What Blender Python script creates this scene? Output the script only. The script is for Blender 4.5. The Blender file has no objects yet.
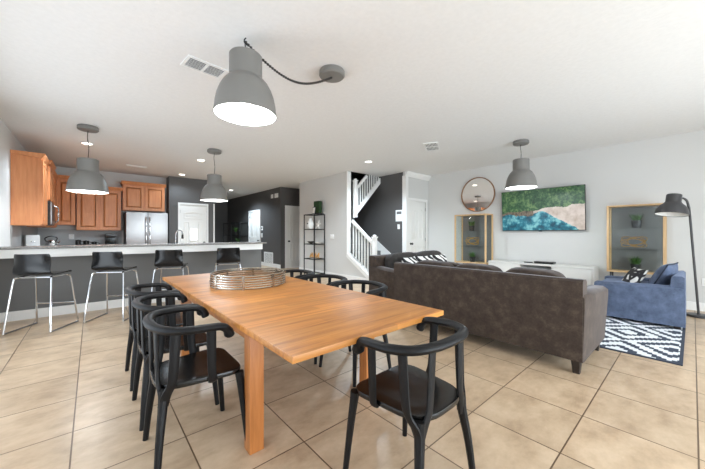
import bpy, bmesh, math, random
from mathutils import Vector, Matrix
random.seed(7)
PI = math.pi
S = bpy.context.scene
COL = S.collection

# ------------------------------------------------------------------ materials
def lin(c):
    return tuple(((v/255)/12.92 if v/255 <= .04045 else ((v/255+.055)/1.055)**2.4) for v in c) + (1.0,)

class NT:
    def __init__(s, name):
        s.m = bpy.data.materials.new(name); s.m.use_nodes = True
        s.t = s.m.node_tree; s.b = s.t.nodes['Principled BSDF']
    def n(s, kind, **kw):
        nd = s.t.nodes.new(kind)
        for k, v in kw.items():
            if k.startswith('i_'):
                key = k[2:]; key = int(key) if key.isdigit() else key
                nd.inputs[key].default_value = v
            else: setattr(nd, k, v)
        return nd
    def l(s, a, b): s.t.links.new(a, b)
    def math(s, op, a, b=None, c=None):
        nd = s.n('ShaderNodeMath', operation=op)
        for i, v in enumerate((a, b, c)):
            if v is None: continue
            if isinstance(v, (int, float)): nd.inputs[i].default_value = v
            else: s.l(v, nd.inputs[i])
        return nd.outputs[0]
    def mix(s, f, a, b):
        nd = s.n('ShaderNodeMix', data_type='RGBA')
        if isinstance(f, (int, float)): nd.inputs[0].default_value = f
        else: s.l(f, nd.inputs[0])
        for i, v in ((6, a), (7, b)):
            if isinstance(v, tuple): nd.inputs[i].default_value = v
            else: s.l(v, nd.inputs[i])
        return nd.outputs[2]
    def coord(s, kind='Object', scale=None):
        tc = s.n('ShaderNodeTexCoord'); o = tc.outputs[kind]
        if scale:
            mp = s.n('ShaderNodeMapping'); mp.inputs['Scale'].default_value = scale
            s.l(o, mp.inputs[0]); o = mp.outputs[0]
        return o
    def noise(s, scale, detail=3, vec=None, rough=.5):
        nd = s.n('ShaderNodeTexNoise'); nd.inputs['Scale'].default_value = scale
        nd.inputs['Detail'].default_value = detail; nd.inputs['Roughness'].default_value = rough
        if vec is not None: s.l(vec, nd.inputs['Vector'])
        return nd.outputs[0]
    def ramp(s, f, stops):
        nd = s.n('ShaderNodeValToRGB'); cr = nd.color_ramp
        while len(cr.elements) < len(stops): cr.elements.new(.5)
        for e, (p, c) in zip(cr.elements, stops): e.position = p; e.color = c
        s.l(f, nd.inputs[0]); return nd.outputs[0]
    def color(s, c):
        if isinstance(c, tuple): s.b.inputs['Base Color'].default_value = c
        else: s.l(c, s.b.inputs['Base Color'])
    def bump(s, h, strength=.2, dist=.01):
        nd = s.n('ShaderNodeBump'); nd.inputs['Strength'].default_value = strength
        nd.inputs['Distance'].default_value = dist
        s.l(h, nd.inputs['Height']); s.l(nd.outputs[0], s.b.inputs['Normal'])
    def set(s, rough=.5, metal=0., spec=None):
        s.b.inputs['Roughness'].default_value = rough; s.b.inputs['Metallic'].default_value = metal
        if spec is not None: s.b.inputs['Specular IOR Level'].default_value = spec
        return s

def plain(name, c, rough=.5, metal=0., var=.06, nscale=12, bump=0., spec=None):
    t = NT(name).set(rough, metal, spec)
    a = lin(c); lo = tuple(v*(1-var) for v in a[:3])+(1,); hi = tuple(min(1, v*(1+var)) for v in a[:3])+(1,)
    nz = t.noise(nscale, 3, t.coord())
    t.color(t.mix(nz, lo, hi))
    if bump: t.bump(t.noise(nscale*6, 2, t.coord()), bump, .004)
    return t.m

def wood(name, dark, mid, light, axis='X', rough=.4, scale=1., planks=0.):
    t = NT(name).set(rough)
    sc = {'X': (1.2, 14, 14), 'Y': (14, 1.2, 14), 'Z': (14, 14, 1.2)}[axis]
    o = t.coord('Object', tuple(v*scale for v in sc))
    nz = t.noise(2.2, 6, o, .6)
    col = t.ramp(nz, [(.25, lin(dark)), (.5, lin(mid)), (.75, lin(light))])
    if planks:
        sep = t.n('ShaderNodeSeparateXYZ'); t.l(t.coord(), sep.inputs[0])
        idx = t.math('FLOOR', t.math('DIVIDE', sep.outputs['Y' if axis == 'X' else 'X'], planks))
        idx2 = t.math('FLOOR', t.math('DIVIDE', t.math('ADD', sep.outputs[axis], t.math('MULTIPLY', idx, .37)), .62))
        w = t.n('ShaderNodeTexWhiteNoise', noise_dimensions='2D')
        cm = t.n('ShaderNodeCombineXYZ'); t.l(idx, cm.inputs[0]); t.l(idx2, cm.inputs[1]); t.l(cm.outputs[0], w.inputs['Vector'])
        hs = t.n('ShaderNodeHueSaturation'); t.l(col, hs.inputs['Color'])
        t.l(t.math('ADD', t.math('MULTIPLY', w.outputs['Value'], .32), .84), hs.inputs['Value'])
        col = hs.outputs[0]
    t.color(col); t.bump(nz, .06, .003)
    return t.m

M = {}
def build_materials():
    M['wall'] = plain('light_grey_wall_paint', (212, 211, 208), .75, var=.015, nscale=3, bump=.04)
    M['darkwall'] = plain('charcoal_wall_paint', (86, 84, 83), .5, var=.03, nscale=3, bump=.05)
    M['barwall'] = plain('grey_bar_wall_paint', (106, 106, 105), .6, var=.03, nscale=3, bump=.05)
    t = NT('white_textured_ceiling').set(.85)
    nz = t.noise(26, 4, t.coord()); t.color(t.mix(nz, lin((228, 227, 225)), lin((238, 237, 235)))); t.bump(nz, .35, .006)
    M['ceil'] = t.m
    M['white'] = plain('white_painted_wood', (238, 237, 234), .4, var=.01, nscale=4)
    M['door'] = plain('white_door_paint', (236, 235, 231), .45, var=.01, nscale=4)
    # floor tiles
    t = NT('travertine_floor_tile').set(.32)
    sep = t.n('ShaderNodeSeparateXYZ'); t.l(t.coord(), sep.inputs[0])
    u = t.math('DIVIDE', t.math('ADD', sep.outputs[0], .085+50*.503), .503)
    v = t.math('DIVIDE', t.math('ADD', sep.outputs[1], .02+50*.4985), .4985)
    du = t.math('ABSOLUTE', t.math('SUBTRACT', t.math('FRACT', u), .5)); dv = t.math('ABSOLUTE', t.math('SUBTRACT', t.math('FRACT', v), .5))
    g = t.math('GREATER_THAN', t.math('MAXIMUM', du, dv), .4925)
    w = t.n('ShaderNodeTexWhiteNoise', noise_dimensions='3D')
    cm = t.n('ShaderNodeCombineXYZ'); t.l(t.math('FLOOR', u), cm.inputs[0]); t.l(t.math('FLOOR', v), cm.inputs[1]); t.l(cm.outputs[0], w.inputs['Vector'])
    vadd = t.n('ShaderNodeVectorMath', operation='MULTIPLY_ADD'); t.l(w.outputs['Color'], vadd.inputs[0]); vadd.inputs[1].default_value = (7, 7, 7); t.l(t.coord('Object', (1.2, 1.9, 1)), vadd.inputs[2])
    n1 = t.noise(3.4, 8, vadd.outputs[0], .62); n2 = t.noise(16, 5, vadd.outputs[0], .7)
    c = t.ramp(n1, [(.32, lin((172, 147, 120))), (.47, lin((196, 171, 142))), (.6, lin((209, 185, 156))), (.8, lin((220, 198, 171)))])
    c = t.mix(t.math('MULTIPLY', n2, .42), c, lin((172, 146, 117)))
    hs = t.n('ShaderNodeHueSaturation'); t.l(c, hs.inputs['Color']); t.l(t.math('ADD', t.math('MULTIPLY', w.outputs['Value'], .12), .95), hs.inputs['Value'])
    t.color(t.mix(g, hs.outputs[0], lin((104, 82, 61))))
    t.l(t.math('ADD', t.math('MULTIPLY', n2, .18), .24), t.b.inputs['Roughness'])
    t.bump(t.math('SUBTRACT', 1., g), .25, .003)
    M['tile'] = t.m
    M['tabletop'] = wood('oiled_oak_tabletop', (146, 86, 36), (186, 121, 54), (203, 142, 72), 'X', .42, 1., .085)
    M['tableleg'] = wood('oiled_oak_leg', (150, 90, 42), (176, 110, 56), (192, 128, 72), 'Z', .4)
    M['cab'] = wood('maple_cabinet_wood', (200, 122, 74), (216, 141, 90), (226, 156, 106), 'Z', .38)
    M['bamboo'] = wood('bamboo_wood', (196, 156, 108), (214, 178, 132), (226, 194, 150), 'Z', .45)
    M['walnut'] = wood('brown_mirror_wood', (120, 86, 58), (142, 104, 72), (160, 122, 88), 'X', .5)
    M['black'] = plain('black_stained_wood', (13, 13, 15), .48, var=.2, nscale=20, spec=.3)
    M['seat'] = plain('black_seat_satin', (17, 16, 16), .27, var=.2, nscale=8)
    M['shell'] = plain('glossy_black_plastic', (20, 20, 21), .22, var=.1, spec=.3)
    M['chrome'] = plain('chrome_metal', (205, 206, 208), .14, 1., var=.02)
    M['steel'] = plain('brushed_steel', (158, 157, 157), .36, 1., var=.05, nscale=3)
    M['silver'] = plain('champagne_silver_wire', (186, 178, 165), .22, 1., var=.03)
    M['lamp'] = plain('grey_lamp_enamel', (120, 118, 114), .4, .0, var=.02)
    M['lampdark'] = plain('dark_grey_lamp_enamel', (66, 65, 66), .4, .1, var=.02)
    M['cord'] = plain('dark_cord', (52, 50, 48), .6)
    M['lining'] = plain('white_lamp_lining', (250, 249, 245), .5, var=.0)
    M['blackmetal'] = plain('black_powder_coat', (30, 30, 31), .45, .3)
    M['plastic'] = plain('black_electronics_plastic', (18, 18, 19), .35)
    M['whiteplastic'] = plain('white_plastic', (240, 240, 238), .4, var=.01)
    M['console'] = plain('white_console_lacquer', (226, 224, 219), .4, var=.01)
    M['greyback'] = plain('grey_back_panel', (112, 111, 110), .6, var=.03)
    M['gold'] = plain('gold_metal', (205, 160, 84), .28, 1., var=.05)
    M['pot'] = plain('black_pot', (34, 33, 33), .5)
    M['leaf'] = plain('grass_leaf', (66, 104, 48), .6, var=.35, nscale=30)
    M['moss'] = plain('green_moss', (40, 64, 34), .9, var=.6, nscale=40, bump=.6)
    M['driftwood'] = plain('amber_branch', (205, 150, 82), .5, var=.2)
    M['ceramic'] = plain('white_ceramic', (236, 234, 230), .3, var=.02)
    M['carafe'] = plain('black_appliance', (24, 24, 25), .25)
    # granite
    t = NT('speckled_granite').set(.18)
    nz = t.noise(90, 3, t.coord(), .8)
    t.color(t.ramp(nz, [(.36, lin((54, 52, 52))), (.5, lin((128, 124, 120))), (.62, lin((176, 171, 165)))]))
    M['granite'] = t.m
    M['splash'] = plain('grey_backsplash', (176, 176, 175), .5, var=.02)
    # velvets
    def velvet(name, c1, c2, c3, sheen, sh):
        t = NT(name).set(.78, 0., .25)
        a = t.noise(9, 6, t.coord(), .7); b = t.noise(70, 2, t.coord())
        t.color(t.ramp(t.math('ADD', t.math('MULTIPLY', a, .8), t.math('MULTIPLY', b, .2)), [(.36, lin(c1)), (.52, lin(c2)), (.66, lin(c3))]))
        t.b.inputs['Sheen Weight'].default_value = sh; t.b.inputs['Sheen Roughness'].default_value = .4
        t.b.inputs['Sheen Tint'].default_value = lin(sheen); t.bump(b, .12, .004); return t.m
    M['velvet'] = velvet('taupe_velvet', (53, 43, 37), (67, 56, 48), (84, 72, 63), (190, 190, 196), .4)
    M['charcoal_cloth'] = velvet('charcoal_cushion_cloth', (52, 49, 47), (62, 59, 57), (72, 69, 67), (150, 150, 150), .15)
    M['blue'] = velvet('slate_blue_velvet', (72, 82, 102), (87, 99, 123), (100, 112, 138), (190, 205, 235), .4)
    M['bluedark'] = velvet('dark_blue_piping', (38, 44, 56), (46, 52, 66), (54, 60, 76), (120, 130, 150), .2)
    M['blackleg'] = plain('dark_brown_sofa_leg', (42, 34, 29), .4, var=.1)
    # zebra
    t = NT('zebra_print_cloth').set(.85)
    wv = t.n('ShaderNodeTexWave', wave_type='BANDS', bands_direction='DIAGONAL'); t.l(t.coord(), wv.inputs[0])
    wv.inputs['Scale'].default_value = 4.2; wv.inputs['Distortion'].default_value = 5.; wv.inputs['Detail'].default_value = 1.; wv.inputs['Detail Scale'].default_value = 1.2
    t.color(t.ramp(wv.outputs[1], [(.44, lin((26, 26, 28))), (.52, lin((238, 237, 233)))])); M['zebra'] = t.m
    t = NT('leaf_print_cloth').set(.85)
    vo = t.n('ShaderNodeTexVoronoi', feature='DISTANCE_TO_EDGE'); t.l(t.coord('Object', (7, 7, 12)), vo.inputs[0]); vo.inputs['Scale'].default_value = 1.3
    t.color(t.ramp(vo.outputs[0], [(.16, lin((34, 34, 38))), (.2, lin((232, 231, 228)))])); M['leafprint'] = t.m
    # rug : stepped diamonds
    t = NT('diamond_kilim_weave').set(.95)
    sep = t.n('ShaderNodeSeparateXYZ'); t.l(t.coord(), sep.inputs[0])
    st = .034
    qx = t.math('MULTIPLY', t.math('FLOOR', t.math('DIVIDE', sep.outputs[0], st)), st)
    qy = t.math('MULTIPLY', t.math('FLOOR', t.math('DIVIDE', sep.outputs[1], st)), st)
    def tri(q, per, off): return t.math('ABSOLUTE', t.math('SUBTRACT', t.math('FRACT', t.math('ADD', t.math('DIVIDE', q, per), off+20.)), .5))
    d = t.math('ADD', tri(qx, .816, .2), tri(qy, .748, .1))
    f = t.math('FRACT', t.math('MULTIPLY', d, 4.0))
    k = t.math('LESS_THAN', f, .46)
    t.color(t.mix(k, lin((226, 228, 230)), lin((52, 60, 76)))); t.bump(t.noise(240, 2, t.coord()), .3, .004); M['rug'] = t.m
    M['rugedge'] = plain('navy_rug_binding', (54, 60, 74), .95)
    # tv picture: aerial beach
    t = NT('beach_aerial_picture').set(.25)
    sep = t.n('ShaderNodeSeparateXYZ'); t.l(t.coord('Generated'), sep.inputs[0])
    X = t.math('SUBTRACT', 1., sep.outputs[1]); Z = sep.outputs[2]
    vec = t.coord('Object', (1, 1, 1))
    n1 = t.noise(3., 5, vec, .6); n2 = t.noise(22, 5, vec, .7); n3 = t.noise(7, 4, vec, .6)
    trees = t.ramp(t.math('ADD', t.math('MULTIPLY', n2, .55), t.math('MULTIPLY', n3, .45)), [(.36, lin((14, 36, 24))), (.49, lin((44, 84, 48))), (.6, lin((104, 134, 82)))])
    water = t.ramp(n3, [(.38, lin((14, 66, 84))), (.5, lin((32, 112, 130))), (.62, lin((120, 182, 186)))])
    sand = t.ramp(n3, [(.3, lin((168, 150, 134))), (.6, lin((206, 192, 182)))])
    rock = t.ramp(n2, [(.35, lin((44, 46, 40))), (.6, lin((128, 112, 92)))])
    # shore lines: z as function of x
    wn = t.math('MULTIPLY', t.math('SUBTRACT', n1, .5), .30)
    shore = t.math('ADD', t.math('SUBTRACT', .44, t.math('MULTIPLY', t.math('POWER', t.math('MAXIMUM', t.math('SUBTRACT', X, .50), 0.), 1.3), 1.35)), wn)
    forest = t.math('ADD', t.math('ADD', .44, t.math('MULTIPLY', X, .14)), t.math('MULTIPLY', wn, .8))
    c = t.mix(t.math('GREATER_THAN', Z, shore), water, sand)
    rk = t.math('MULTIPLY', t.math('LESS_THAN', X, .42), t.math('GREATER_THAN', Z, t.math('SUBTRACT', shore, .06)))
    c = t.mix(rk, c, rock)
    c = t.mix(t.math('GREATER_THAN', Z, forest), c, trees)
    t.color(c)
    t.l(c, t.b.inputs['Emission Color']); t.b.inputs['Emission Strength'].default_value = .10
    M['picture'] = t.m
    # mirror, glass, emitters
    t = NT('mirror_glass').set(.02, 1.); t.color((.9, .9, .9, 1)); M['mirror'] = t.m
    def glass(name, tint, mixf):
        m = bpy.data.materials.new(name); m.use_nodes = True; nt = m.node_tree; nt.nodes.clear()
        o = nt.nodes.new('ShaderNodeOutputMaterial'); mx = nt.nodes.new('ShaderNodeMixShader')
        tr = nt.nodes.new('ShaderNodeBsdfTransparent'); gl = nt.nodes.new('ShaderNodeBsdfGlossy')
        tr.inputs[0].default_value = tint; gl.inputs['Roughness'].default_value = .03; mx.inputs[0].default_value = mixf
        nt.links.new(tr.outputs[0], mx.inputs[1]); nt.links.new(gl.outputs[0], mx.inputs[2]); nt.links.new(mx.outputs[0], o.inputs[0]); return m
    M['glass'] = glass('clear_glass', (.95, .97, .96, 1), .012)
    M['pane'] = glass('window_glass', (.98, .99, .99, 1), .03)
    def emit(name, c, s):
        t = NT(name).set(.5); t.color(lin(c)); t.b.inputs['Emission Color'].default_value = lin(c); t.b.inputs['Emission Strength'].default_value = s; return t.m
    M['bulb'] = emit('lit_bulb', (255, 244, 226), 6.)
    M['downlight'] = emit('lit_downlight', (255, 246, 232), 5.)
    M['lite'] = emit('daylit_door_glass', (250, 252, 255), 1.1)
build_materials()

# ------------------------------------------------------------------ geometry
class MB:
    def __init__(s): s.b = bmesh.new()
    def box(s, x0, x1, y0, y1, z0, z1, bev=0., seg=2, rot=None, piv=None):
        r = bmesh.ops.create_cube(s.b, size=1.); vs = r['verts']
        for v in vs: v.co = Vector(((x0+x1)/2+v.co.x*(x1-x0), (y0+y1)/2+v.co.y*(y1-y0), (z0+z1)/2+v.co.z*(z1-z0)))
        if bev:
            es = list({e for v in vs for e in v.link_edges})
            rr = bmesh.ops.bevel(s.b, geom=es, offset=bev, segments=seg, profile=.6, affect='EDGES')
            vs = list({v for f in rr['faces'] for v in f.verts} | {v for v in vs if v.is_valid})
        if rot:
            p = Vector(piv or ((x0+x1)/2, (y0+y1)/2, (z0+z1)/2))
            for v in vs: v.co = p + rot @ (v.co-p)
        return s
    def ring_loft(s, rings, closed_path=False, cap=True):
        vr = [[s.b.verts.new(p) for p in r] for r in rings]
        n = len(vr[0]); m = len(vr)
        for i in range(m if closed_path else m-1):
            a, b = vr[i], vr[(i+1) % m]
            for j in range(n): s.b.faces.new((a[j], a[(j+1) % n], b[(j+1) % n], b[j]))
        if cap and not closed_path:
            s.b.faces.new(list(reversed(vr[0]))); s.b.faces.new(vr[-1])
        return s
    def sweep(s, pts, w, h=None, seg=10, closed=False, up=(0, 0, 1), sq=False):
        """w, h: full size across and along 'up'; numbers or lists; sq = rectangular section"""
        pts = [Vector(p) for p in pts]; n = len(pts); up = Vector(up); rings = []
        W = w if isinstance(w, (list, tuple)) else [w]*n
        H = W if h is None else (h if isinstance(h, (list, tuple)) else [h]*n)
        for i, p in enumerate(pts):
            a = pts[(i-1) % n] if (closed or i) else p; b = pts[(i+1) % n] if (closed or i < n-1) else p
            t = (b-a).normalized(); sd = t.cross(up)
            if sd.length < 1e-4: sd = t.cross(Vector((1, 0, 0)))
            sd.normalize(); nu = sd.cross(t).normalized(); r = []
            if sq:
                c = .22
                for (u, v) in ((-1, -1+c), (-1+c, -1), (1-c, -1), (1, -1+c), (1, 1-c), (1-c, 1), (-1+c, 1), (-1, 1-c)):
                    r.append(p+sd*(u*W[i]/2)+nu*(v*H[i]/2))
            else:
                for k in range(seg):
                    an = 2*PI*k/seg; r.append(p+sd*(math.cos(an)*W[i]/2)+nu*(math.sin(an)*H[i]/2))
            rings.append(r)
        return s.ring_loft(rings, closed)
    def tube(s, pts, r, seg=8, closed=False):
        w = [2*v for v in r] if isinstance(r, (list, tuple)) else 2*r
        return s.sweep(pts, w, None, seg, closed)
    def lathe(s, prof, c=(0, 0, 0), seg=32, axis='Z', closed=False):
        c = Vector(c); rings = []
        for r, z in prof:
            ring = []
            for k in range(seg):
                a = 2*PI*k/seg; x, y = r*math.cos(a), r*math.sin(a)
                ring.append(c + (Vector((x, y, z)) if axis == 'Z' else (Vector((z, x, y)) if axis == 'X' else Vector((x, z, y)))))
            rings.append(ring)
        return s.ring_loft(rings, closed, cap=not closed)
    def prism(s, poly, a, b, plane='YZ'):
        f = {'YZ': lambda p, t: (t, p[0], p[1]), 'XZ': lambda p, t: (p[0], t, p[1]), 'XY': lambda p, t: (p[0], p[1], t)}[plane]
        return s.ring_loft([[Vector(f(p, a)) for p in poly], [Vector(f(p, b)) for p in poly]])
    def pillow(s, sx, sy, sz, e1=.5, e2=.35, c=(0, 0, 0), rot=None, nu=28, nv=14, bul=0.):
        """superellipsoid, half sizes"""
        def pw(v, e): return math.copysign(abs(v)**e, v)
        rings = []
        for i in range(1, nv):
            v = -PI/2+PI*i/nv; ring = []
            for k in range(nu):
                u = 2*PI*k/nu
                p = Vector((sx*pw(math.cos(v), e1)*pw(math.cos(u), e2), sy*pw(math.cos(v), e1)*pw(math.sin(u), e2), sz*pw(math.sin(v), e1)))
                if rot: p = rot @ p
                ring.append(p+Vector(c))
            rings.append(ring)
        return s.ring_loft(rings)
    def build(s, name, mat, parent=None, smooth=True, loc=None, ang=35):
        bmesh.ops.recalc_face_normals(s.b, faces=s.b.faces[:])
        me = bpy.data.meshes.new(name); s.b.to_mesh(me); s.b.free()
        if smooth:
            me.polygons.foreach_set('use_smooth', [True]*len(me.polygons))
            try: me.set_sharp_from_angle(angle=math.radians(ang))
            except Exception: pass
        me.materials.append(M[mat] if isinstance(mat, str) else mat)
        o = bpy.data.objects.new(name, me); COL.objects.link(o)
        if parent: o.parent = parent
        if loc: o.location = loc
        return o
def tag(o, label, cat, group=None):
    o['label'] = label; o['category'] = cat
    if group: o['group'] = group
    return o
def thing(name, label, cat, loc=(0, 0, 0), rz=0., group=None):
    o = bpy.data.objects.new(name, None); COL.objects.link(o); o.empty_display_size = .1
    o.location = loc; o.rotation_euler = (0, 0, rz)
    return tag(o, label, cat, group)
def dup(o, loc, rz, label, group=None, parent=None):
    c = o.copy(); COL.objects.link(c)
    if parent is None:
        c.location = loc; c.rotation_euler = (0, 0, rz); c['label'] = label
        if group: c['group'] = group
    else: c.parent = parent
    for ch in list(o.children): dup(ch, None, None, None, None, c)
    return c
def struct(name, mb, mat, parent=None, smooth=False, label=None):
    o = mb.build(name, mat, parent, smooth)
    if parent is None: o['kind'] = 'structure'
    if label: o['label'] = label
    return o
def arc(cx, cy, r, a0, a1, n, z): return [(cx+r*math.cos(a0+(a1-a0)*i/n), cy+r*math.sin(a0+(a1-a0)*i/n), z) for i in range(n+1)]
def bez(pts, n=8):
    """Catmull-Rom through pts"""
    P = [Vector(p) for p in pts]; P = [P[0]*2-P[1]]+P+[P[-1]*2-P[-2]]; out = []
    for i in range(1, len(P)-2):
        for k in range(n):
            t = k/n; a, b, c, d = P[i-1], P[i], P[i+1], P[i+2]
            out.append(.5*((2*b)+(-a+c)*t+(2*a-5*b+4*c-d)*t*t+(-a+3*b-3*c+d)*t**3))
    out.append(P[-2]); return out

# ------------------------------------------------------------------ shell
H = 2.8
XL, XR = -.95, 7.10          # left wall, television wall
YB = -2.5
LW = 4.95                    # light wall by the stairs
DW = 4.87                    # dark hall wall
SX = 6.11                    # dark stair wall
DY = 4.88                    # closet door wall
KY = 10.0                    # kitchen back wall
FY = 9.6                     # front door wall
struct('floor', MB().box(-1.3, 7.4, YB-.2, 15.4, -.1, 0), 'tile')
c = MB()
c.box(-1.3, 7.4, YB-.2, 5.82, H, H+.2).box(-1.3, LW, 5.82, 15.4, H, H+.2).box(LW, 7.4, 7.2, 15.4, H, H+.2).box(SX, 7.4, 5.82, 7.2, H, H+.2)
struct('ceiling', c, 'ceil')
# left wall with a wide window band out of view
w = MB(); wy0, wy1, wz0, wz1 = -.2, 5.2, .06, 2.3
w.box(XL-.15, XL, YB, wy0, 0, H).box(XL-.15, XL, wy1, KY+.1, 0, H).box(XL-.15, XL, wy0, wy1, 0, wz0).box(XL-.15, XL, wy0, wy1, wz1, H)
struct('wall_left', w, 'wall')
def window(name, w_, h_, n, loc, rz):
    o = bpy.data.objects.new(name, None); COL.objects.link(o); o.location = loc; o.rotation_euler = (0, 0, rz); o['kind'] = 'structure'
    f = MB(); t = .05
    f.box(0, w_, -.04, .04, 0, t).box(0, w_, -.04, .04, h_-t, h_)
    for i in range(n+1):
        x = (w_-t)*i/n; f.box(x, x+t, -.04, .04, t, h_-t)
    f.build('window_frame', 'white', o, False)
    MB().box(t, w_-t, -.005, .005, t, h_-t).build('window_pane', 'pane', o, False)
    return o
window('window_1', wy1-wy0, wz1-wz0, 4, (XL-.07, wy0, wz0), PI/2)
w = MB(); bx0, bx1, bz1 = .3, 5.9, 2.3
w.box(XL-.15, bx0, YB-.15, YB, 0, H).box(bx1, XR+.15, YB-.15, YB, 0, H).box(bx0, bx1, YB-.15, YB, bz1, H)
struct('wall_back', w, 'wall')
window('window_2', bx1-bx0, bz1, 4, (bx0, YB-.07, 0), 0)
struct('wall_right', MB().box(XR, XR+.15, YB, DY+.1, 0, H), 'wall')
# closet door wall and its return
struct('wall_closet', MB().box(SX, 6.24, DY, DY+.1, 0, H).box(6.24, 6.96, DY, DY+.1, 2.06, H).box(6.96, XR, DY, DY+.1, 0, H), 'wall')
struct('wall_stairs_right', MB().box(SX, SX+.06, DY+.1, 7.2, 0, 5.2), 'darkwall')
struct('trim_1', MB().box(SX-.03, SX+.06, DY-.03, DY+.1, 0, H-.1), 'white')
struct('wall_stairs_back', MB().box(LW+.12, SX, 7.0, 7.2, 0, 5.2), 'darkwall')
struct('wall_stairs_upper', MB().box(LW, LW+.12, 5.82, 7.2, H+.2, 5.2).box(LW+.12, SX, 5.70, 5.82, H+.2, 5.2).box(LW, SX+.06, 5.7, 7.2, 5.2, 5.3), 'darkwall')
# light wall with sloped end below the stair rail
w = MB(); w.box(LW, LW+.10, 5.88, 8.2, 0, H)
w.prism([(4.90, 0), (5.88, 0), (5.88, .63), (4.90, .02)], LW, LW+.10)
w.box(LW+.12, 5.75, 8.1, 8.2, 0, H)
struct('wall_shelf_side', w, 'wall')
struct('trim_2', MB().box(LW-.012, LW+.112, 5.845, 5.88, .60, H), 'white')
# hall
struct('wall_hall', MB().box(DW, DW+.12, 9.3, 15.2, 0, H).box(DW+.12, 5.10, 9.3, 9.42, 0, H).box(5.10, 5.75, 9.3, 9.42, 2.1, H).box(5.72, 5.85, 8.2, 9.42, 0, H), 'darkwall')
struct('wall_hall_end', MB().box(2.7, DW, 14.6, 14.75, 0, H), 'darkwall')
struct('wall_front_door', MB().box(1.62, 1.89, FY, FY+.12, 0, H).box(1.89, 2.59, FY, FY+.12, 2.03, H).box(2.59, 2.80, FY, FY+.12, 0, H).box(1.62, 1.7, FY+.12, KY+.1, 0, H).box(2.72, 2.8, FY+.12, 14.7, 0, H), 'darkwall')
struct('trim_3', MB().box(2.78, 2.815, FY-.03, FY+.02, 0, 2.1), 'white')
struct('wall_kitchen', MB().box(XL-.1, 1.62, KY, KY+.12, 0, H), 'wall')
# crown above the closet, baseboards
struct('trim_4', MB().prism([(DY, H), (DY, H-.13), (DY-.02, H-.13), (DY-.09, H-.03), (DY-.09, H)], SX-.05, XR), 'white')
b = .13
struct('baseboard_right', MB().box(XR-.018, XR, YB, DY, 0, b), 'white')
struct('baseboard_shelf_side', MB().box(LW-.018, LW, 4.9, 8.2, 0, b), 'white')
struct('baseboard_hall', MB().box(DW-.018, DW, 9.3, 14.6, 0, b), 'white')
struct('baseboard_left', MB().box(XL, XL+.018, YB, 6.1, 0, b), 'white')
struct('baseboard_back', MB().box(XL, bx0, YB, YB+.018, 0, b).box(bx1, XR, YB, YB+.018, 0, b), 'white')
struct('baseboard_closet', MB().box(SX, 6.165, DY-.018, DY, 0, b).box(7.035, XR, DY-.018, DY, 0, b), 'white')
# bar half wall
BY = 6.15; BX1 = 2.66
struct('wall_bar', MB().box(XL, BX1+.10, BY, BY+.14, 0, .985), 'barwall')
struct('baseboard_bar', MB().box(XL+.02, BX1+.118, BY-.018, BY, 0, b).box(BX1+.1, BX1+.118, BY, BY+.14, 0, b), 'white')
bar = thing('bar_counter', 'long speckled granite breakfast bar top with white fascia on grey half wall', 'counter', (0, 0, 0))
MB().box(XL, BX1+.11, BY-.26, BY+.22, .988, 1.02, .006).build('countertop', 'granite', bar)
struct('trim_5', MB().box(XL, BX1+.03, BY-.22, BY, .872, .987), 'white')

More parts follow.
